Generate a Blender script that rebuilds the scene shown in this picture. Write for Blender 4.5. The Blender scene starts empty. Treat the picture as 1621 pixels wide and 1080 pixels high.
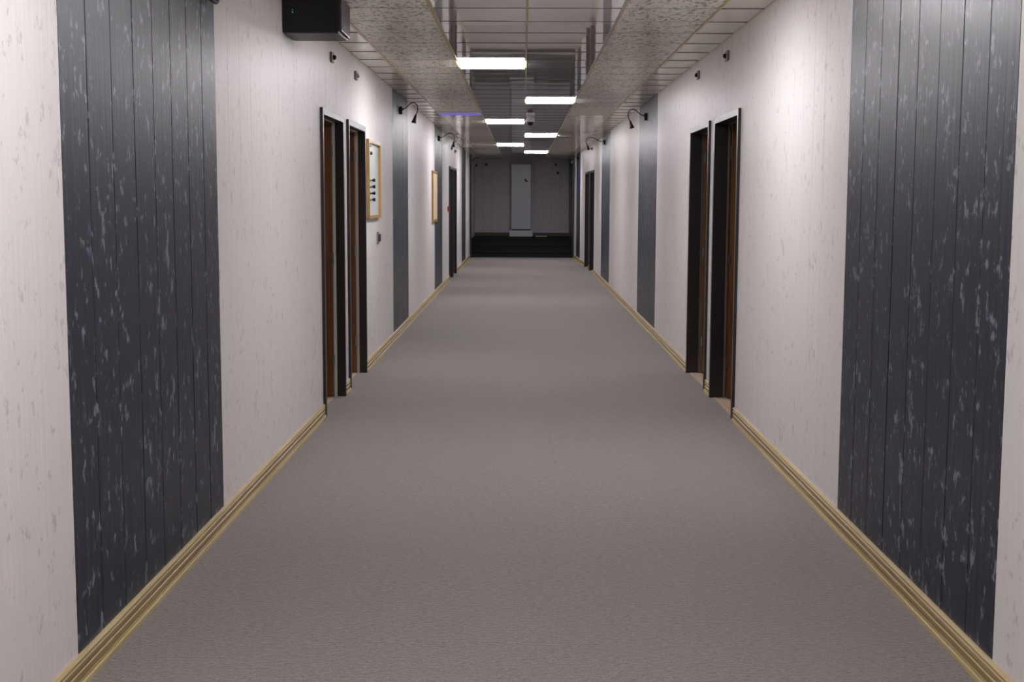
import bpy, bmesh, math, random
from mathutils import Vector, Matrix
random.seed(7)
sc = bpy.context.scene
COL = sc.collection

# ------------------------------------------------------------------ camera, world, exposure
CAM_H = 1.553
cd = bpy.data.cameras.new('camera'); cam = bpy.data.objects.new('camera', cd); COL.objects.link(cam)
p, yw, rl = math.radians(6.224), math.radians(0.462), math.radians(0.22)
fw = Vector((-math.sin(yw) * math.cos(p), math.cos(yw) * math.cos(p), -math.sin(p)))
r0 = Vector((math.cos(yw), math.sin(yw), 0)); u0 = r0.cross(fw)
rr = r0 * math.cos(rl) + u0 * math.sin(rl); uu = -r0 * math.sin(rl) + u0 * math.cos(rl)
cam.matrix_world = Matrix(((rr.x, uu.x, -fw.x, 0), (rr.y, uu.y, -fw.y, 0), (rr.z, uu.z, -fw.z, CAM_H), (0, 0, 0, 1)))
cd.sensor_width = 36; cd.lens = 36 * 2050 / 1621; cd.clip_start = .05; cd.clip_end = 200
sc.camera = cam
W = bpy.data.worlds.new('world'); sc.world = W; W.use_nodes = True
W.node_tree.nodes['Background'].inputs[0].default_value = (.5, .5, .6, 1)
W.node_tree.nodes['Background'].inputs[1].default_value = 0.02
sc.view_settings.view_transform = 'Standard'; sc.view_settings.look = 'None'
sc.view_settings.gamma = 1; sc.view_settings.use_curve_mapping = False
sc.view_settings.exposure = 1.95
try:
    sc.cycles.use_denoising = True
    sc.cycles.max_bounces = 10; sc.cycles.diffuse_bounces = 6; sc.cycles.glossy_bounces = 5
    sc.cycles.caustics_reflective = False
except Exception: pass
PANEL_E = 11.0

# ------------------------------------------------------------------ measures
H = 2.745; XL = -1.416; XR = 1.503
Y0 = -4.0; YS = 35.1; YE = 38.0
def xr(y):                       # the right wall closes in slightly towards the stairs
    if y < 28: return XR
    return XR + (1.372 - XR) * (min(y, YS) - 28) / (YS - 28) - (0.03 if y > YS + .01 else 0)

# ------------------------------------------------------------------ materials
def new_mat(name):
    m = bpy.data.materials.new(name); m.use_nodes = True
    nt = m.node_tree
    return m, nt, nt.nodes['Principled BSDF']
def simple(name, c, rough=.5, metal=0, spec=.5, noise=0, emis=None, es=0):
    m, nt, b = new_mat(name)
    b.inputs['Roughness'].default_value = rough; b.inputs['Metallic'].default_value = metal
    b.inputs['Specular IOR Level'].default_value = spec
    b.inputs['Base Color'].default_value = (*c, 1)
    if noise:
        g = nt.nodes.new('ShaderNodeNewGeometry'); n = nt.nodes.new('ShaderNodeTexNoise'); n.inputs['Scale'].default_value = 35
        n.inputs['Detail'].default_value = 4
        nt.links.new(g.outputs['Position'], n.inputs['Vector'])
        mx = mixc(nt, n.outputs['Fac'], tuple(v * (1 - noise) for v in c), tuple(min(1, v * (1 + noise)) for v in c))
        nt.links.new(mx, b.inputs['Base Color'])
    if emis:
        b.inputs['Emission Color'].default_value = (*emis, 1); b.inputs['Emission Strength'].default_value = es
    return m
def mixc(nt, fac, a, b):
    x = nt.nodes.new('ShaderNodeMix'); x.data_type = 'RGBA'
    if hasattr(fac, 'links'): nt.links.new(fac, x.inputs[0])
    else: x.inputs[0].default_value = fac
    for i, v in ((6, a), (7, b)):
        if hasattr(v, 'links'): nt.links.new(v, x.inputs[i])
        else: x.inputs[i].default_value = (*v, 1)
    return x.outputs[2]
def noise(nt, scale3, scale=1, detail=3, rough=.6, off=(0, 0, 0)):
    g = nt.nodes.new('ShaderNodeNewGeometry'); mp = nt.nodes.new('ShaderNodeMapping')
    mp.inputs['Scale'].default_value = scale3; mp.inputs['Location'].default_value = off
    n = nt.nodes.new('ShaderNodeTexNoise'); n.inputs['Scale'].default_value = scale
    n.inputs['Detail'].default_value = detail; n.inputs['Roughness'].default_value = rough
    nt.links.new(g.outputs['Position'], mp.inputs[0]); nt.links.new(mp.outputs[0], n.inputs['Vector'])
    return n.outputs['Fac']
def ramp(nt, fac, a, b, va=0., vb=1.):
    r = nt.nodes.new('ShaderNodeMapRange'); r.clamp = True; r.interpolation_type = 'SMOOTHSTEP'
    nt.links.new(fac, r.inputs[0])
    for i, v in enumerate((a, b, va, vb)): r.inputs[i + 1].default_value = v
    return r.outputs[0]
def math2(nt, op, a, b):
    m = nt.nodes.new('ShaderNodeMath'); m.operation = op
    for i, v in enumerate((a, b)):
        if hasattr(v, 'links'): nt.links.new(v, m.inputs[i])
        else: m.inputs[i].default_value = v
    return m.outputs[0]
def bump(nt, b, h, strength, dist):
    x = nt.nodes.new('ShaderNodeBump'); x.inputs['Strength'].default_value = strength; x.inputs['Distance'].default_value = dist
    nt.links.new(h, x.inputs['Height']); nt.links.new(x.outputs[0], b.inputs['Normal'])

def panel_mat(name, base, base2, dab, th, soft, rough, spec, dabs3=(1, 26, 17), amt=1., streak=1.):
    """printed PVC cladding: brushed ground with small blurred dabs of a second colour"""
    m, nt, b = new_mat(name)
    g1 = noise(nt, dabs3, 1, 2.5, .65)
    g2 = noise(nt, tuple(v * 4.2 for v in dabs3), 1, 3, .7, (3, 7, 1))
    big = noise(nt, tuple(v * .22 for v in dabs3), 1, 2, .5, (9, 2, 5))
    s = math2(nt, 'ADD', g1, math2(nt, 'MULTIPLY', math2(nt, 'SUBTRACT', g2, .5), .28))
    s = math2(nt, 'ADD', s, math2(nt, 'MULTIPLY', math2(nt, 'SUBTRACT', big, .5), .12))
    mask = math2(nt, 'MULTIPLY', ramp(nt, s, th, th + soft), amt)
    grain = noise(nt, tuple((v * 5 if i != 2 else v * .18) for i, v in enumerate(dabs3)), 1, 3, .6, (1, 1, 4))
    ground = mixc(nt, ramp(nt, grain, .35, .65), base, base2)
    nt.links.new(mixc(nt, mask, ground, dab), b.inputs['Base Color'])
    b.inputs['Roughness'].default_value = rough; b.inputs['Specular IOR Level'].default_value = spec
    wav = noise(nt, (34, 34, .45) if dabs3[2] > 2 else (.35, 14, 1), 1, 2, .5, (4, 4, 4))
    hsum = math2(nt, 'ADD', math2(nt, 'MULTIPLY', wav, streak), math2(nt, 'MULTIPLY', g2, .12))
    bump(nt, b, hsum, .35, .004)
    return m

M = {}
M['white_panel'] = panel_mat('white_pvc', (.70, .665, .655), (.735, .70, .69), (.36, .33, .34), .60, .10, .42, .42, (1, 19, 15), amt=.5, streak=1.5)
M['dark_panel'] = panel_mat('charcoal_pvc', (.006, .010, .023), (.012, .017, .036), (.28, .31, .38), .575, .12, .38, .5, (1, 22, 15), amt=.62)
M['ceil_mottle'] = panel_mat('mottled_tile', (.80, .76, .66), (.90, .86, .75), (.085, .08, .07), .545, .06, .30, .5, (32, 18, .5), amt=.85, streak=.3)
M['back_panel'] = panel_mat('grey_pvc', (.52, .50, .53), (.62, .60, .63), (.30, .28, .30), .60, .12, .45, .4, (24, 1, 17), amt=.5)

def ceil_gloss(name, c, rough, bs):
    m, nt, b = new_mat(name)
    n = noise(nt, (2.6, 1.3, 1), 1, 1.0, .5)
    b.inputs['Base Color'].default_value = (*c, 1); b.inputs['Roughness'].default_value = rough
    b.inputs['Specular IOR Level'].default_value = .75
    b.inputs['Coat Weight'].default_value = .9; b.inputs['Coat IOR'].default_value = 1.6; b.inputs['Coat Roughness'].default_value = .02
    bump(nt, b, n, .10, .004)
    return m
M['ceil_gloss'] = ceil_gloss('glossy_ceiling_tile', (.88, .85, .86), .06, 1)
M['ceil_edge'] = ceil_gloss('cream_ceiling_tile', (.92, .87, .74), .16, 1)
M['ceil_edge'].node_tree.nodes['Principled BSDF'].inputs['Coat Weight'].default_value = .25
M['ceil_edge'].node_tree.nodes['Principled BSDF'].inputs['Coat Roughness'].default_value = .12
M['tbar_gold'] = simple('gold_trim', (.50, .42, .20), .35, .2, noise=.2)
M['tbar_pale'] = simple('beige_trim', (.50, .45, .34), .4, .1, noise=.1)
M['void'] = simple('dark_void', (.06, .05, .05), .9)
M['plaster'] = simple('plaster', (.55, .53, .50), .85, noise=.05)
M['black'] = simple('black_plastic', (.006, .006, .007), .38, spec=.35, noise=.2)
M['black_metal'] = simple('black_metal', (.02, .02, .02), .4, .5)
M['grey'] = simple('grey_plastic', (.20, .19, .19), .45, noise=.1)
M['dgrey'] = simple('dark_grey_metal', (.055, .055, .055), .35, .4, noise=.15)
M['steel'] = simple('steel', (.55, .55, .55), .25, 1)
M['white'] = simple('white_plastic', (.72, .72, .74), .4, noise=.03)
M['cabinet'] = simple('white_lacquer', (.60, .61, .67), .3, noise=.03)
M['red'] = simple('red_plastic', (.45, .02, .03), .35, noise=.1)
M['casing'] = simple('dark_brown_laminate', (.014, .010, .010), .32, spec=.6, noise=.25)
M['seal'] = simple('pale_jamb_edge', (.52, .48, .43), .6, noise=.1)
M['seal_brown'] = simple('brown_jamb_edge', (.13, .09, .07), .5, noise=.1)
M['backboard'] = simple('white_board', (.62, .66, .66), .35, noise=.03)
M['cream_board'] = simple('cream_board', (.75, .62, .42), .35, noise=.05)
M['green_led'] = simple('green_led', (.1, .5, .4), .4, emis=(.1, .8, .6), es=.12)
M['led'] = simple('led_diffuser', (.9, .9, .9), .5, emis=(1.0, .965, 1.0), es=PANEL_E)
M['blue_glow'] = simple('blue_ceiling_glow', (.25, .22, .5), .5, emis=(.20, .15, .75), es=.11)  # emissive colour that stands in for the violet-blue glow on the ceiling
M['warm_lamp'] = simple('room_lamp', (.9, .9, .9), .5, emis=(1, .86, .7), es=1.2)
M['stair'] = simple('charcoal_stair_carpet', (.020, .020, .023), .95, spec=.1, noise=.35)
M['tile'] = simple('beige_floor_tile', (.62, .47, .34), .35, noise=.08)

def wood(name, a, b_, scale3, rough):
    m, nt, b = new_mat(name)
    n = noise(nt, scale3, 1, 4, .6); n2 = noise(nt, tuple(v * 6 for v in scale3), 1, 3, .6, (5, 5, 5))
    f = math2(nt, 'ADD', math2(nt, 'MULTIPLY', n, .7), math2(nt, 'MULTIPLY', n2, .3))
    nt.links.new(mixc(nt, ramp(nt, f, .35, .65), a, b_), b.inputs['Base Color'])
    b.inputs['Roughness'].default_value = rough
    bump(nt, b, n2, .15, .001)
    return m
M['oak'] = wood('gold_oak', (.25, .17, .055), (.38, .27, .10), (40, 1.2, 40), .4)
M['oak_pale'] = wood('pale_oak', (.46, .36, .17), (.60, .48, .27), (40, 1.5, 40), .45)
M['frame_wood'] = wood('varnished_pine', (.30, .18, .045), (.46, .30, .10), (20, 20, 3), .3)
M['leaf'] = wood('walnut_leaf', (.095, .034, .007), (.17, .066, .016), (26, 26, 1.2), .38)

def carpet():
    m, nt, b = new_mat('grey_carpet')
    w1 = noise(nt, (105, 125, 60), 1, 2, .65)
    w2 = noise(nt, (34, 70, 30), 1, 2, .5, (3, 3, 3))
    st = noise(nt, (1.4, .9, 1), 1, 4, .6, (8, 1, 0))
    f = math2(nt, 'ADD', math2(nt, 'MULTIPLY', w1, .6), math2(nt, 'MULTIPLY', w2, .4))
    c1 = mixc(nt, ramp(nt, f, .36, .64), (.120, .103, .096), (.236, .210, .198))
    c2 = mixc(nt, ramp(nt, st, .40, .72, 0, .35), c1, (.19, .17, .14))
    nt.links.new(c2, b.inputs['Base Color'])
    b.inputs['Roughness'].default_value = .9; b.inputs['Specular IOR Level'].default_value = .2
    b.inputs['Sheen Weight'].default_value = .5; b.inputs['Sheen Roughness'].default_value = .45
    bump(nt, b, f, 1.0, .008)
    return m
M['carpet'] = carpet()

# ------------------------------------------------------------------ mesh helpers
def obj(name, bm, mat, parent=None, smooth=False):
    me = bpy.data.meshes.new(name)
    bmesh.ops.recalc_face_normals(bm, faces=bm.faces)
    bm.to_mesh(me); bm.free()
    if smooth:
        for f in me.polygons: f.use_smooth = True
    me.materials.append(M[mat] if isinstance(mat, str) else mat)
    o = bpy.data.objects.new(name, me); COL.objects.link(o)
    if parent: o.parent = parent
    return o
def inst(name, me, parent, loc, rot=(0, 0, 0)):
    o = bpy.data.objects.new(name, me); COL.objects.link(o); o.parent = parent
    o.location = loc; o.rotation_euler = rot
    return o
def empty(name, loc=(0, 0, 0), rz=0):
    o = bpy.data.objects.new(name, None); COL.objects.link(o); o.location = loc; o.rotation_euler = (0, 0, rz)
    o.empty_display_size = .1
    return o
def tag(o, label=None, cat=None, group=None, kind=None):
    if label: o['label'] = label
    if cat: o['category'] = cat
    if group: o['group'] = group
    if kind: o['kind'] = kind
    return o
def box(bm, x0, x1, y0, y1, z0, z1, bev=0):
    r = bmesh.ops.create_cube(bm, size=1)
    vs = r['verts']
    for v in vs:
        v.co = Vector((x0 + (v.co.x + .5) * (x1 - x0), y0 + (v.co.y + .5) * (y1 - y0), z0 + (v.co.z + .5) * (z1 - z0)))
    if bev:
        es = list({e for v in vs for e in v.link_edges})
        bmesh.ops.bevel(bm, geom=es, offset=bev, segments=2, affect='EDGES', profile=.7)
    return bm
def B(*a, bev=0):
    bm = bmesh.new(); return box(bm, *a, bev=bev)
def tube(bm, pts, rad, n=10, closed=True):
    pts = [Vector(q) for q in pts]; rings = []
    rads = rad if isinstance(rad, (list, tuple)) else [rad] * len(pts)
    prev = None
    for i, q in enumerate(pts):
        t = (pts[min(i + 1, len(pts) - 1)] - pts[max(i - 1, 0)]).normalized()
        a = prev if prev is not None else (Vector((0, 0, 1)) if abs(t.z) < .9 else Vector((0, 1, 0)))
        u = (a - t * a.dot(t)).normalized(); v = t.cross(u); prev = u
        rings.append([bm.verts.new(q + (u * math.cos(2 * math.pi * k / n) + v * math.sin(2 * math.pi * k / n)) * rads[i]) for k in range(n)])
    for a, b in zip(rings, rings[1:]):
        for k in range(n): bm.faces.new((a[k], a[(k + 1) % n], b[(k + 1) % n], b[k]))
    if closed:
        bm.faces.new(rings[0]); bm.faces.new(rings[-1])
    return bm
def lathe(bm, prof, axis='z', loc=(0, 0, 0), n=24):
    """prof: list of (r, h)"""
    rings = []
    for r, h in prof:
        ring = []
        for k in range(n):
            a = 2 * math.pi * k / n; c, s = r * math.cos(a), r * math.sin(a)
            q = {'z': (c, s, h), 'x': (h, c, s), 'y': (c, h, s)}[axis]
            ring.append(bm.verts.new(Vector(q) + Vector(loc)))
        rings.append(ring)
    for a, b in zip(rings, rings[1:]):
        for k in range(n): bm.faces.new((a[k], a[(k + 1) % n], b[(k + 1) % n], b[k]))
    bm.faces.new(rings[0]); bm.faces.new(rings[-1])
    return bm
def catmull(P, n=8):
    P = [Vector(q) for q in P]; P = [P[0]] + P + [P[-1]]; out = []
    for i in range(1, len(P) - 2):
        for k in range(n):
            t = k / n
            a, b, c, d = P[i - 1], P[i], P[i + 1], P[i + 2]
            out.append(.5 * ((2 * b) + (c - a) * t + (2 * a - 5 * b + 4 * c - d) * t * t + (3 * b - a - 3 * c + d) * t ** 3))
    out.append(P[-2]); return out

# ------------------------------------------------------------------ doors (data first: the walls need the openings)
DH = 2.19           # outer height of the door casings
CW = .047           # casing width
#            side  y0     y1    leaf_open
doors = [('L', 9.12, 10.19), ('L', 10.47, 11.59), ('L', 24.85, 26.05), ('L', 26.25, 27.45),
         ('R', 9.07, 10.21), ('R', 10.50, 11.68), ('R', 27.50, 28.78), ('R', 29.10, 30.35)]

# ------------------------------------------------------------------ wall shells
def wall_shell(name, side):
    bm = bmesh.new(); T = .10
    ops = sorted([(a + .02, b - .02) for s, a, b in doors if s == side])
    cuts = [Y0] + [v for o in ops for v in o] + [28.0, YS, YE + .3]
    cuts = sorted(set(cuts))
    for a, b in zip(cuts, cuts[1:]):
        inop = any(abs(a - o[0]) < 1e-6 for o in ops) or any(o[0] < a < o[1] for o in ops)
        z0 = DH - .02 if inop else 0
        if side == 'L':
            box(bm, XL - .01 - T, XL - .01, a, b, z0, H + .05)
        else:
            xa, xb = xr(a + 1e-4) + .01, xr(b - 1e-4) + .01
            if a >= YS - .001: xa = xr(a + .1) + .01
            vs = [bm.verts.new(q) for q in [(xa, a, z0), (xb, b, z0), (xb + T, b, z0), (xa + T, a, z0),
                                            (xa, a, H + .05), (xb, b, H + .05), (xb + T, b, H + .05), (xa + T, a, H + .05)]]
            for f in ((0, 1, 2, 3), (4, 5, 6, 7), (0, 1, 5, 4), (1, 2, 6, 5), (2, 3, 7, 6), (3, 0, 4, 7)):
                bm.faces.new([vs[i] for i in f])
    return tag(obj(name, bm, 'plaster'), kind='structure')
wl = wall_shell('wall_left', 'L'); wr = wall_shell('wall_right', 'R')

_pm = {}
def plank_mesh(w, h, mat):
    """board lying in the YZ plane, face towards +X, back at x=-.01, edges chamfered into a V joint"""
    key = (round(w, 4), round(h, 4), mat)
    if key in _pm: return _pm[key]
    g, c = (.0010, .0035) if 'dark' in mat else (.0004, .0012)
    if mat == 'back_panel': g, c = .001, .003
    prof = [(-.0098, g), (-c, g), (0, g + c), (0, w - g - c), (-c, w - g), (-.0098, w - g)]
    bm = bmesh.new()
    a = [bm.verts.new((x, y, 0)) for x, y in prof]; b = [bm.verts.new((x, y, h)) for x, y in prof]
    n = len(prof)
    for i in range(n): bm.faces.new((a[i], a[(i + 1) % n], b[(i + 1) % n], b[i]))
    bm.faces.new(a); bm.faces.new(b)
    bmesh.ops.recalc_face_normals(bm, faces=bm.faces)
    me = bpy.data.meshes.new('wall_plank'); bm.to_mesh(me); bm.free(); me.materials.append(M[mat])
    _pm[key] = me; return me

def clad(side, segs, parent):
    """segs: (y0, y1, material); boards about 25 cm wide, cut over the door heads"""
    ops = [(a, b) for s, a, b in doors if s == side]
    for y0, y1, mat in segs:
        # split at door edges
        cuts = sorted({y0, y1} | {v for o in ops for v in o if y0 < v < y1})
        for a, b in zip(cuts, cuts[1:]):
            mid = (a + b) / 2; over = any(o[0] < mid < o[1] for o in ops)
            z0 = DH if over else 0.0
            n = max(1, round((b - a) / .25)); w = (b - a) / n
            for k in range(n):
                ya = a + k * w; jitter = random.uniform(-.0006, .0004)
                me = plank_mesh(w, H - z0 + .03, mat)
                if side == 'L': inst('wall_plank', me, parent, (XL + jitter, ya, z0))
                else:
                    x0_, x1_ = xr(ya + 1e-3), xr(ya + w - 1e-3)
                    if ya > YS - .02: x0_ = x1_ = xr(ya + .1)
                    ang = math.atan2(x1_ - x0_, w)
                    # board local y runs from far to near after turning half a circle
                    inst('wall_plank', me, parent, (x1_ - jitter, ya + w, z0), (0, 0, math.pi - ang))
Wm, Dm = 'white_panel', 'dark_panel'
clad('L', [(2.5, 4.0, Wm), (4.0, 6.03, Dm), (6.03, 14.15, Wm), (14.15, 16.05, Dm), (16.05, 20.85, Wm), (20.85, 22.8, Dm),
           (22.8, 30.1, Wm), (30.1, 32.05, Dm), (32.05, 34.5, Wm), (34.5, 35.6, Dm), (35.6, YE, Wm)], wl)
clad('R', [(2.5, 4.01, Wm), (4.01, 6.06, Dm), (6.06, 14.7, Wm), (14.7, 17.0, Dm), (17.0, 22.6, Wm), (22.6, 25.0, Dm),
           (25.0, 32.4, Wm), (32.4, 34.0, Dm), (34.0, YS, Wm), (YS, YE, Dm)], wr)
# smooth cladding of the stretch beside and behind the camera
tag(obj('wall_left', B(XL - .01, XL, Y0, 2.5, 0, H), Wm), kind='structure')
tag(obj('wall_right', B(XR, XR + .01, Y0, 2.5, 0, H), Wm), kind='structure')
tag(obj('wall_front', B(XL - .2, XR + .2, Y0 - .1, Y0, 0, H + .05), Wm), kind='structure')

# end wall above the stairs
wb = tag(obj('wall_back', B(XL - .12, XR + .12, YE + .01, YE + .13, 0, H + .05), 'plaster'), kind='structure')
wid = (1.342 - XL) / 11
for k in range(11):
    inst('wall_plank', plank_mesh(wid, H - .5, 'back_panel'), wb, (XL + k * wid, YE, .5), (0, 0, -math.pi / 2))

# ------------------------------------------------------------------ floor
tag(obj('floor', B(XL - .066, XR + .04, Y0, YE, -.12, 0), 'carpet'), kind='structure')
fl = bpy.data.objects['floor']
cp = catmull([(.399, 13.76, 0), (.34, 12.6, 0), (.28, 11.6, 0), (.225, 10.6, 0), (.21, 10.2, 0)], 6)
obj('carpet_crease', tube(bmesh.new(), [q + Vector((0, 0, -.001)) for q in cp], [.001] + [.006] * (len(cp) - 2) + [.001], 6), 'carpet', fl, True)
cp = catmull([(.178, 9.3, 0), (.175, 8.9, 0), (.185, 8.3, 0), (.20, 7.55, 0)], 6)
obj('carpet_crease', tube(bmesh.new(), [q + Vector((0, 0, -.001)) for q in cp], [.001] + [.005] * (len(cp) - 2) + [.001], 6), 'carpet', fl, True)

# ------------------------------------------------------------------ ceiling
cg = tag(obj('ceiling', B(XL - .12, XR + .12, Y0, YE + .13, H + .02, H + .12), 'void'), kind='structure')
tag(obj('ceiling', B(XL, XR, Y0, 5.85, H, H + .02), 'ceil_edge'), kind='structure')
RP = .605; RY = 8.27                              # tile row pitch and the start of row 0
cols = [(XL, -1.18, 'e'), (-1.18, -.58, 'm'), (-.58, .02, 'g'), (.02, .62, 'g'), (.62, 1.22, 'm'), (1.22, XR, 'e')]
panel_rows = {-9: 2, -2: 3, 5: 2, 12: 3, 19: 2, 26: 3, 33: 2, 40: 3}
_tm = {}
def tile_mesh(w, d, mat, sag):
    key = (round(w, 3), round(d, 3), mat)
    if key in _tm: return _tm[key]
    bm = bmesh.new(); N = 4; g = .003
    vs = {}
    for i in range(N + 1):
        for j in range(N + 1):
            x = g + (w - 2 * g) * i / N; y = g + (d - 2 * g) * j / N
            vs[i, j] = bm.verts.new((x, y, -sag * math.sin(math.pi * i / N) * math.sin(math.pi * j / N)))
    for i in range(N):
        for j in range(N): bm.faces.new((vs[i, j], vs[i, j + 1], vs[i + 1, j + 1], vs[i + 1, j]))
    loop = [vs[i, 0] for i in range(N + 1)] + [vs[N, j] for j in range(1, N + 1)] + [vs[i, N] for i in range(N - 1, -1, -1)] + [vs[0, j] for j in range(N - 1, 0, -1)]
    n = len(loop)
    for i in range(n): bm.edges.get((loop[i], loop[(i + 1) % n])).smooth = False
    up = [bm.verts.new((v.co.x, v.co.y, .008)) for v in loop]
    side = [bm.faces.new((loop[i], loop[(i + 1) % n], up[(i + 1) % n], up[i])) for i in range(n)]
    bm.faces.new(up)
    bmesh.ops.recalc_face_normals(bm, faces=bm.faces)
    me = bpy.data.meshes.new('ceiling_tile'); bm.to_mesh(me); bm.free()
    for f in me.polygons: f.use_smooth = len(f.vertices) == 4 and abs(f.normal.z) > .5
    me.materials.append(M[mat]); _tm[key] = me; return me
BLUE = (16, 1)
M['cross'] = simple('brown_grid', (.10, .075, .06), .5)
M['cross_pale'] = simple('stone_grid', (.40, .37, .31), .5)
cross = []
for xa, xb, drop, mat in ((XL + .002, -1.18, .0035, 'cross'), (-1.18, -.58, .0012, 'cross_pale'), (-.58, .62, .0026, 'cross'), (.62, 1.22, .0012, 'cross_pale'), (1.22, XR - .002, .0035, 'cross')):
    o = obj('cross_bar', B(xa, xb, -.0035, .0035, -drop, .012), mat); cross.append(o.data); bpy.data.objects.remove(o)
for r in range(-4, 50):
    y = RY + r * RP
    if y + RP > YE + .02: break
    for cm in (cross if y < 27 else ()): inst('cross_bar', cm, cg, (0, y, H))
    for ci, (xa, xb, k) in enumerate(cols):
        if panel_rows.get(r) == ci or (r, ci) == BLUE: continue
        if k == 'm' and y > 18.5: k = 'e'
        mat = {'e': 'ceil_edge', 'm': 'ceil_mottle', 'g': 'ceil_gloss'}[k]
        nm = {'e': 'cream_tile', 'm': 'mottled_tile', 'g': 'glossy_tile'}[k]
        o = inst(nm, tile_mesh(xb - xa, RP, mat, .0008 if k == 'g' else .0003), cg, (xa, y, H + random.uniform(-.0006, .0006)),
                 (random.gauss(0, .0002), random.gauss(0, .0006), 0))
for xx, wdt, mat in ((-1.18, .016, 'tbar_gold'), (-.58, .024, 'tbar_gold'), (.02, .014, 'tbar_gold'), (.62, .020, 'tbar_pale'), (1.22, .016, 'tbar_gold')):
    bm = bmesh.new(); box(bm, xx - wdt / 2, xx + wdt / 2, 5.85, 18.5, H - .006, H + .016)
    obj('ceiling_trim', bm, mat, cg)
    bm = bmesh.new(); box(bm, xx - .006, xx + .006, 18.51, YE, H - .003, H + .016)
    obj('ceiling_trim', bm, 'tbar_pale', cg)

# ------------------------------------------------------------------ LED panels
bmf = bmesh.new(); w2, d2 = .297, .299
for a in ((-w2, w2, -d2, -d2 + .012), (-w2, w2, d2 - .012, d2), (-w2, -w2 + .012, -d2 + .012, d2 - .012), (w2 - .012, w2, -d2 + .012, d2 - .012)):
    box(bmf, *a, -.005, .012)
frame0 = obj('frame', bmf, 'white'); diff0 = obj('diffuser', B(-w2 + .012, w2 - .012, -d2 + .012, d2 - .012, -.018, .010, bev=.002), 'led')
fm, dm_ = frame0.data, diff0.data
bpy.data.objects.remove(frame0); bpy.data.objects.remove(diff0)
ORD = {5: 'largest and nearest lit LED ceiling panel in view, left of the centre line',
       12: 'second lit LED ceiling panel, right of the centre line beyond the largest one',
       19: 'lit LED ceiling panel left of the dome camera',
       26: 'lit LED ceiling panel beyond the dome camera, right of centre line',
       33: 'fifth lit LED ceiling panel, the farthest one left of the centre line',
       40: 'smallest and farthest lit LED ceiling panel, close to the end wall',
       -2: 'lit LED ceiling panel just above the frame, right of centre line',
       -9: 'lit LED ceiling panel overhead near the camera, outside the frame'}
def led(cx, cy, label, mat_d=None):
    t = tag(empty('ceiling_light', (cx, cy, H)), label, 'ceiling light', 'square LED panels in the ceiling')
    inst('frame', fm, t, (0, 0, 0)); inst('diffuser', dm_, t, (0, 0, 0))
for r, ci in panel_rows.items():
    xa, xb, _ = cols[ci]
    led((xa + xb) / 2, RY + (r + .5) * RP, ORD[r])
led(.32, RY - 15.5 * RP, 'lit LED ceiling panel behind the camera, outside the frame')
t = tag(empty('blue_glow_panel', ((cols[1][0] + cols[1][1]) / 2, RY + 16.5 * RP, H)), 'dim panel standing in for a violet-blue glow in the left band of the ceiling', 'ceiling light')  # soft blue glow on the ceiling, built as an added dim emissive panel
inst('frame', fm, t, (0, 0, 0)); obj('diffuser', B(-w2 + .012, w2 - .012, -d2 + .012, d2 - .012, -.007, .010), 'blue_glow', t)

# ------------------------------------------------------------------ baseboards
def baseboard(side, y0, y1, idx):
    prof = [(0, 0), (.020, 0), (.020, .018), (.016, .021), (.0165, .024), (.010, .027), (.015, .031), (.015, .050), (.008, .055),
            (.0145, .060), (.0145, .076), (.009, .081), (.012, .086), (.012, .092), (.007, .100), (0, .100)]
    sgn = 1 if side == 'L' else -1
    X = (lambda y: XL) if side == 'L' else xr
    def ext(pr, mat, name, parent=None):
        bm = bmesh.new(); ys = [y0] + ([28.0] if y0 < 28 < y1 else []) + [y1]
        rings = [[bm.verts.new((X(min(y, YS)) + sgn * a, y, z)) for a, z in pr] for y in ys]
        for A, B_ in zip(rings, rings[1:]):
            for i in range(len(pr)): bm.faces.new((A[i], A[(i + 1) % len(pr)], B_[(i + 1) % len(pr)], B_[i]))
        bm.faces.new(rings[0]); bm.faces.new(rings[-1])
        return obj(name, bm, mat, parent)
    b = tag(ext(prof[3:-3] + [(0, .086), (0, .021)], 'oak', 'baseboard_left' if side == 'L' else 'baseboard_right'), kind='structure')
    ext([(0, .0), (.022, 0), (.022, .015), (.019, .0195), (0, .0195)], 'oak_pale', 'shoe_moulding', b)
    ext([(0, .0865), (.0135, .0865), (.0135, .091), (.008, .100), (0, .100)], 'oak_pale', 'top_bead', b)
for side, end in (('L', 34.55), ('R', YS - .02)):
    cur = Y0
    for s, a, b in [d for d in doors if d[0] == side]:
        baseboard(side, cur, a, 0); cur = b
    baseboard(side, cur, end, 0)
tag(obj('baseboard_back', B(XL, 1.33, YE - .018, YE, .5, .60, bev=.003), wood('dark_oak', (.06, .045, .02), (.10, .075, .03), (3, 40, 40), .5)), kind='structure')

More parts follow.
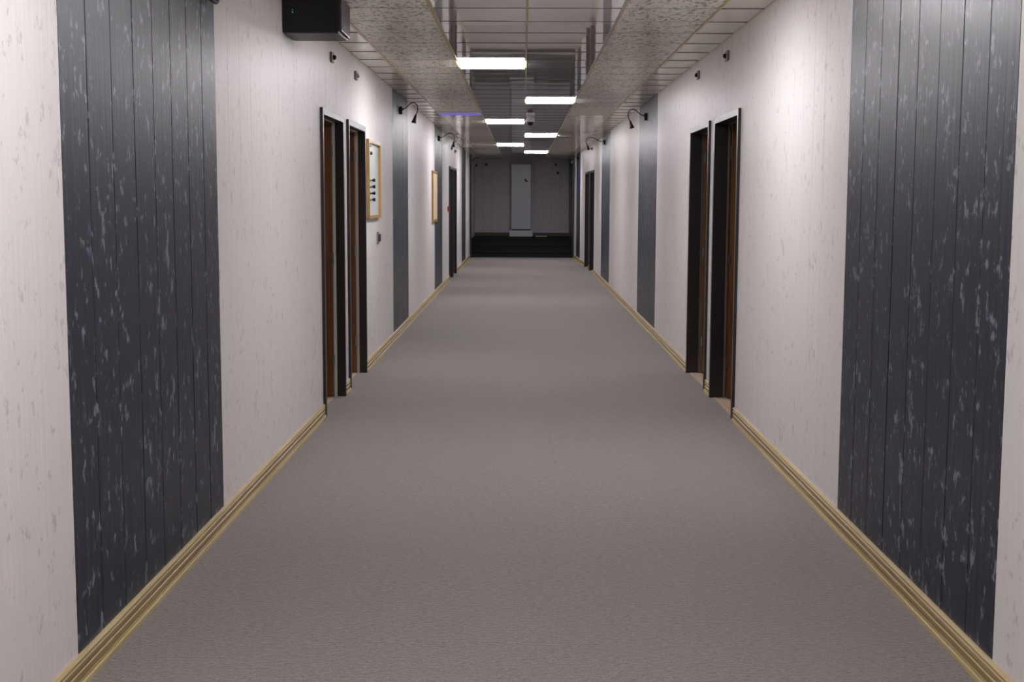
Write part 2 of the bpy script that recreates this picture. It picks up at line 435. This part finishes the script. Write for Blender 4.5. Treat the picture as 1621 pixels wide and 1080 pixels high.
# ------------------------------------------------------------------ doors with their frames, leaves, side rooms
def door(n, side, y0, y1):
    sg = 1 if side == 'L' else -1          # +1: the corridor lies towards +X
    ym = (y0 + y1) / 2
    Xw = XL if side == 'L' else xr(ym)
    ang = 0
    if side == 'R' and ym > 28: ang = -math.atan2(XR - 1.372, YS - 28) * -1
    t = empty('door_%d' % n, (Xw, ym, 0), ang); tag(t, kind='structure')
    hw = (y1 - y0) / 2; near = n in (1, 2, 5, 6)
    def bx(x0, x1, a, b, z0, z1, bev=0):    # x measured from the wall face towards the corridor
        xs = sorted((sg * x0, sg * x1)); return B(xs[0], xs[1], a, b, z0, z1, bev=bev)
    P, Dp = .020, (.046 if side == 'L' else .085)
    for nm, a, b in (('near', -hw, -hw + CW), ('far', hw - CW, hw)):
        obj('casing', bx(-Dp, P, a, b, 0, DH, bev=.002), 'casing', t)
    hd = obj('head_casing', bx(-Dp, P, -hw + CW, hw - CW, DH - CW, DH, bev=.002), 'casing', t)
    # lining behind the casing, with the pale rebate edge
    e = 'seal' if side == 'L' else 'seal_brown'; sw = .022 if side == 'L' else .012
    for a, b in ((-hw + .012, -hw + CW + .006), (hw - CW - .006, hw - .012)):
        obj('jamb_edge', bx(-Dp - sw, -Dp, a, b, 0, DH - .02), e, t)
    obj('jamb_edge', bx(-Dp - sw, -Dp, -hw + CW + .006, hw - CW - .006, DH - CW - .006, DH - .02), e, t)
    # threshold strip
    obj('threshold', bx(-.118, -.064 if side == 'L' else -.012, -hw + CW, hw - CW, -.004, .0035), 'tile', t)
    # leaf, opened a quarter turn into the room, hinged on the far jamb
    lw = 2 * hw - 2 * CW - .01; lx = Dp + .024; ly = hw - CW - .044
    if near:
        lf = obj('leaf', bx(-lx - lw, -lx, ly, ly + .04, .012, DH - CW - .012, bev=.002), 'leaf', t)
        for z0, z1 in ((.18, .92), (1.12, 1.95)):     # raised mouldings of the two leaf panels
            for a in ((-lx - lw + .12, -lx - .12, z0, z0 + .02), (-lx - lw + .12, -lx - .12, z1 - .02, z1),
                      (-lx - .14, -lx - .12, z0, z1), (-lx - lw + .12, -lx - lw + .14, z0, z1)):
                xs = a
                obj('moulding', bx(xs[0], xs[1], ly - .006, ly + .001, xs[2], xs[3]), 'leaf', lf)
        bm = bmesh.new(); hx = sg * (-lx - lw + .07)
        lathe(bm, [(.022, ly - .006), (.022, ly)], 'y', (hx, 0, 1.02), 16)
        tube(bm, [(hx, ly, 1.02), (hx, ly - .045, 1.02), (hx + sg * .03, ly - .05, 1.02), (hx + sg * .12, ly - .05, 1.02)], .008, 8)
        obj('handle', bm, 'steel', lf)
        for z in (.25, 1.05, 1.88):
            xs = sorted((sg * (-lx - .004), sg * (-lx + .012)))
            obj('hinge', B(xs[0], xs[1], ly - .008, ly + .004, z, z + .09), 'steel', lf)
    else:
        lf = obj('leaf', bx(-Dp - .02 - .04, -Dp - .022, -hw + CW, hw - CW, .012, DH - CW - .008, bev=.002), 'casing', t)
        bm = bmesh.new(); hx = sg * (-Dp - .02)
        lathe(bm, [(.022, 0), (.022, sg * .008)], 'x', (hx, -hw + .12, 1.02), 16)
        tube(bm, [(hx, -hw + .12, 1.02), (hx + sg * .04, -hw + .12, 1.02), (hx + sg * .045, -hw + .15, 1.02), (hx + sg * .045, -hw + .23, 1.02)], .008, 8)
        obj('handle', bm, 'steel', lf)
for i, (s, a, b) in enumerate(doors): door(i + 1, s, a, b)

# side rooms behind the near doors: tiled floor, plain walls, a ceiling, a small lamp
for side, s in (('L', -1), ('R', 1)):
    Xi = (XL - .11) if side == 'L' else (XR + .11); Xo = Xi + s * 2.4
    xa, xb = sorted((Xi, Xo)); nm = 'left' if side == 'L' else 'right'
    fy = {'L': (6.9, 13.2, 10.33), 'R': (6.9, 13.2, 10.355)}[side]
    bm = bmesh.new()
    box(bm, xa, xb, fy[0] - .1, fy[0], -.004, 2.5); box(bm, xa, xb, fy[1], fy[1] + .1, -.004, 2.5)
    box(bm, xa, xb, fy[2] - .04, fy[2] + .04, -.004, 2.5)
    xw = sorted((Xo, Xo + s * .1)); box(bm, xw[0], xw[1], fy[0] - .1, fy[1] + .1, -.004, 2.5)
    tag(obj('wall_%s_room' % nm, bm, 'plaster'), kind='structure')
    tag(obj('ceiling_%s_room' % nm, B(min(xa, xw[0]), max(xb, xw[1]), fy[0] - .1, fy[1] + .1, 2.5, 2.56), 'plaster'), kind='structure')
    tag(obj('floor_%s_room' % nm, B(min(xa, xw[0]) - .0, max(xb, xw[1]), fy[0] - .1, fy[1] + .1, -.1, -.003), 'tile'), kind='structure')

# ------------------------------------------------------------------ stairs and platform at the far end
st = tag(empty('stairs', (0, YS, 0)), 'three charcoal carpeted steps leading up to the dark platform at the corridor end', 'stairs')
for k in range(3):
    ya = .30 * k; z1 = (k + 1) * .1667
    yb = YE - YS - .001
    xrg = 1.33 if k else 1.335
    bm = B(XL + .002, xrg, ya, (ya + .32 if k < 2 else yb), k * .1667, z1)
    box(bm, XL + .002, xrg, ya - .022, ya + .02, z1 - .035, z1)
    obj('step' if k < 2 else 'platform', bm, 'stair', st)

# dark corner posts where the corridor meets the stairs
tag(obj('trim_1', B(XL, XL + .045, 34.56, 34.66, 0, H - .01, bev=.004), 'casing'), kind='structure')
tag(obj('trim_2', B(xr(YS) - .045, xr(YS) + .0, YS - .12, YS - .02, 0, H - .01, bev=.004), 'casing'), kind='structure')

# ------------------------------------------------------------------ cabinet on the platform
cb = tag(empty('cabinet', (-.055, 37.58, .5)), 'tall white cabinet on a white base box against the end wall, on the dark platform', 'cabinet')
obj('body', B(-.285, .285, .03, .40, .205, 2.08, bev=.006), 'cabinet', cb)
dr = obj('door', B(-.275, .275, .005, .03, .225, 2.065, bev=.004), 'cabinet', cb)
obj('handle', B(-.05, .03, -.012, .006, 1.195, 1.225, bev=.003), 'white', dr)
bm = bmesh.new(); box(bm, .095, .135, -.004, .006, 1.595, 1.66); box(bm, .13, .185, -.004, .006, 1.565, 1.61); box(bm, .12, .15, -.003, .006, 1.59, 1.63)
obj('badge', bm, 'black', dr)
obj('side_shadow_gap', B(-.27, .27, .04, .38, .170, .205), 'black', cb)
obj('base_box', B(-.335, .335, -.02, .39, 0, .172, bev=.006), 'white', cb)
bm = B(.37, .70, 37.50, 37.56, .5, .522, bev=.004)
box(bm, .40, .66, 37.49, 37.50, .503, .515)
tag(obj('power_strip', bm, 'white'), 'thin white strip lying on the dark platform, right of the white base box', 'strip')
def dark_fixture(x, z, label):
    t = tag(empty('wall_fixture', (x, YE, z)), label, 'fixture', 'small dark fixtures on the end wall')
    obj('base', B(-.03, .03, -.02, 0, -.03, .03, bev=.004), 'black', t)
    bm = bmesh.new(); lathe(bm, [(.012, -.02), (.022, -.06), (.030, -.11), (.028, -.112)], 'y', n=16)
    obj('head', bm, 'black', t, True)
dark_fixture(-1.07, 2.575, 'small dark fixture high on the end wall, left of the white cabinet')
dark_fixture(.95, 2.57, 'small dark fixture on the end wall right of the cabinet, the upper of two')
dark_fixture(1.01, 2.333, 'small dark fixture on the end wall right of the cabinet, the lower of two')

# ------------------------------------------------------------------ gooseneck wall lamps
def gooseneck(side, y, label, reach=.215, z=2.565, bend=0., rot=0):
    s = 1 if side == 'L' else -1
    t = tag(empty('gooseneck_lamp', (XL if side == 'L' else xr(y), y, z), rot), label, 'wall lamp', 'black gooseneck lamps on the dark wall panels')
    obj('wall_plate', B(*sorted((0, s * .035)), -.03, .03, -.045, .042, bev=.005), 'black', t)
    r = reach / .215
    base = [(.035, .012), (.062, .020), (.088, .040), (.118, .070), (.150, .088), (.180, .080), (.203, .050), (.208, .012), (.200, -.025), (.186, -.052)]
    pts = [(s * (a * r + bend * max(0, -b_ + .03) * 1.2), .0, b_) for a, b_ in base]
    bm = bmesh.new(); lathe(bm, [(.014, s * .033), (.010, s * .048)], 'x', (0, 0, .012), 12); tube(bm, catmull(pts, 5), .0055, 8)
    obj('gooseneck', bm, 'black_metal', t, True)
    a = Vector(pts[-1]); d = (Vector(pts[-1]) - Vector(pts[-2])).normalized()
    d = (d + Vector((0, 0, -.8))).normalized()
    bm = bmesh.new(); tube(bm, [a - d * .005, a + d * .012, a + d * .040, a + d * .070, a + d * .092], [.009, .013, .017, .024, .031], 16)
    obj('shade', bm, 'black', t, True)
    bm = bmesh.new(); tube(bm, [a + d * .0925, a + d * .095], .024, 16)
    obj('lens', bm, 'grey', t)
gooseneck('L', 14.98, 'black gooseneck lamp on the left wall, the one nearer the camera')
gooseneck('L', 21.75, 'black gooseneck lamp on the left wall above the second wood frame', .27, bend=.3)
gooseneck('R', 15.95, 'black gooseneck lamp on the right wall, the one nearer the camera', .24)
gooseneck('R', 24.0, 'black gooseneck lamp on the right wall beyond the nearer one', .36, z=2.61, bend=.2)
gooseneck('L', 35.1, 'tiny black gooseneck lamp at the far left end by the steps', .2, z=2.58)
gooseneck('R', 33.3, 'tiny black gooseneck lamp on the last dark panel of the right wall', .2, z=2.62)

# ------------------------------------------------------------------ door indicator lights
def indicator(side, y, z, label, dome='black'):
    s = 1 if side == 'L' else -1
    t = tag(empty('door_sensor', (XL if side == 'L' else xr(y), y, z)), label, 'sensor', 'small square sensors high above the doors')
    obj('plate', B(*sorted((0, s * .018)), -.055, .055, -.036, .036, bev=.004), 'grey', t)
    bm = bmesh.new(); lathe(bm, [(.018, s * .017), (.017, s * .030), (.013, s * .037), (.005, s * .040)], 'x', n=18)
    obj('dome', bm, dome, t, True)
indicator('L', 9.67, 2.588, 'small grey sensor plate with black knob above the nearest left door')
indicator('L', 11.04, 2.584, 'small grey sensor plate with bright chrome knob above the second left door', 'steel')
indicator('R', 9.70, 2.610, 'small grey sensor plate with black knob above the nearest right door')
indicator('R', 11.28, 2.620, 'small grey sensor plate with black knob above the second right door')
indicator('L', 25.6, 2.551, 'tiny dark sensor above the far left doorway, the nearer of two')
indicator('L', 26.95, 2.544, 'tiny dark sensor above the far left doorway, the farther of two')
indicator('R', 28.3, 2.66, 'tiny dark sensor above the far right doorway')

# ------------------------------------------------------------------ black equipment box under the ceiling, left
eb = tag(empty('equipment_box', (XL, 7.73, 2.525)), 'large black box fixed to the left wall under the ceiling, with a tiny green light', 'equipment box')
obj('body', B(0.001, .330, 0, .40, .0, .212, bev=.004), 'black', eb)
fp = obj('side_panel', B(.330, .346, .02, .40, .012, .204, bev=.004), 'dgrey', eb)
for yy, zz in ((.05, .17), (.05, .11), (.05, .04), (.37, .17), (.37, .04)):
    bm = bmesh.new(); lathe(bm, [(.006, .346), (.005, .349)], 'x', (0, yy, zz), 10); obj('screw', bm, 'steel', fp)
obj('bottom_plate', B(.012, .325, .012, .388, -.004, .001), 'dgrey', eb)
for zz, rr_ in ((.115, .0035), (.128, .0025)):
    bm = bmesh.new(); lathe(bm, [(rr_, -.003), (rr_, .001)], 'y', (.062, 0, zz), 12); obj('indicator_light', bm, 'green_led', eb)
# cable loop by the dark panel
cl = catmull([(XL + .008, 5.70, 2.70), (XL + .02, 5.72, 2.55), (XL + .035, 5.77, 2.44), (XL + .045, 5.85, 2.42), (XL + .04, 5.93, 2.435), (XL + .03, 6.02, 2.50), (XL + .015, 6.10, 2.60), (XL + .008, 6.12, 2.70)], 6)
tag(obj('black_cable', tube(bmesh.new(), cl, .009, 8), 'black', None, True), 'black cable loop hanging at the top left, right edge of the near dark wall panel', 'cable')

# ------------------------------------------------------------------ wall box with four knobs and second frame
def wall_frame(y0, y1, z0, z1, name, label, inner, cat):
    t = tag(empty(name, (XL, y0, z0)), label, cat); w, h = y1 - y0, z1 - z0; P = .030; S = .038
    for nm, a in (('stile', (0, S, 0, h)), ('stile', (w - S, w, 0, h)), ('rail', (S, w - S, 0, S * .8)), ('rail', (S, w - S, h - S * .8, h))):
        obj(nm, B(.0, P, a[0], a[1], a[2], a[3], bev=.003), 'frame_wood', t)
    obj('backboard', B(.0, .006, S, w - S, S * .8, h - S * .8), inner, t)
    return t, w, h
t, w, h = wall_frame(11.76, 12.72, 1.375, 2.095, 'knob_box', 'wood framed wall box with white back and four black knobs, past left doors', 'backboard', 'wall box')
for k, zz in enumerate((.175, .235, .295, .355)):
    kb = bmesh.new(); lathe(kb, [(.010, .006), (.010, .018), (.017, .020), (.016, .034), (.010, .037)], 'x', (0, w * .42, zz), 14)
    kn = obj('knob', kb, 'black', t, True)
    kb = bmesh.new(); tube(kb, [(.010, w * .42 - .02, zz), (.014, w * .42 - .12, zz), (.010, w * .42 - .20, zz - .012), (.010, w * .42 - .21, zz + .012)], .004, 6)
    obj('stem', kb, 'black_metal', kn)
kb = bmesh.new(); lathe(kb, [(.016, .006), (.015, .022), (.008, .026)], 'x', (0, w * .30, .60), 14); obj('latch', kb, 'dgrey', t, True)
kb = bmesh.new(); box(kb, .006, .028, .06, .20, .655, .69); obj('bracket', kb, 'dgrey', t)
t, w, h = wall_frame(20.15, 21.15, 1.20, 2.00, 'wall_frame', 'pale wood framed panel on the left wall just before the second dark strip', 'cream_board', 'wall frame')
obj('pane', B(.020, .024, .05, w - .05, .04, h - .04), 'cream_board', t)

# switch, red call point
t = tag(empty('wall_switch', (XL, 12.62, 1.178)), 'small dark grey wall switch below the wood framed knob box', 'switch')
obj('back_plate', B(0, .014, -.05, .05, -.060, .060, bev=.004), 'grey', t)
obj('rocker', B(.014, .034, -.035, .035, -.034, .040, bev=.008), 'dgrey', t)
t = tag(empty('fire_call_point', (XL, 24.45, 1.376)), 'small red fire call point beside the far left doorway', 'call point')
obj('housing', B(0, .035, -.06, .06, -.05, .05, bev=.006), 'red', t)
obj('press_panel', B(.035, .039, -.035, .035, -.028, .028, bev=.001), 'black', t)

# ------------------------------------------------------------------ dome camera, smoke detector
t = tag(empty('dome_camera', (.10, 19.05, H)), 'white dome camera with dark lens under the ceiling, right of the third LED panel', 'camera')
bm = bmesh.new(); lathe(bm, [(.045, 0), (.055, -.01), (.062, -.03), (.062, -.055), (.055, -.068)], 'z', n=28); obj('housing', bm, 'white', t, True)
bm = bmesh.new(); lathe(bm, [(.048, -.068), (.046, -.085), (.036, -.105), (.020, -.118), (.005, -.122)], 'z', n=28); obj('dome', bm, 'black', t, True)
t = tag(empty('smoke_detector', (-1.27, 24.6, H)), 'round white detector on the ceiling edge above the far left lamp', 'detector')
bm = bmesh.new(); lathe(bm, [(.030, 0), (.032, -.02), (.060, -.028), (.066, -.045), (.060, -.075), (.035, -.092), (.01, -.096)], 'z', n=28); obj('housing', bm, 'white', t, True)
bm = bmesh.new(); lathe(bm, [(.02, -.094), (.018, -.104), (.005, -.106)], 'z', n=16); obj('sensor_cap', bm, 'grey', t, True)
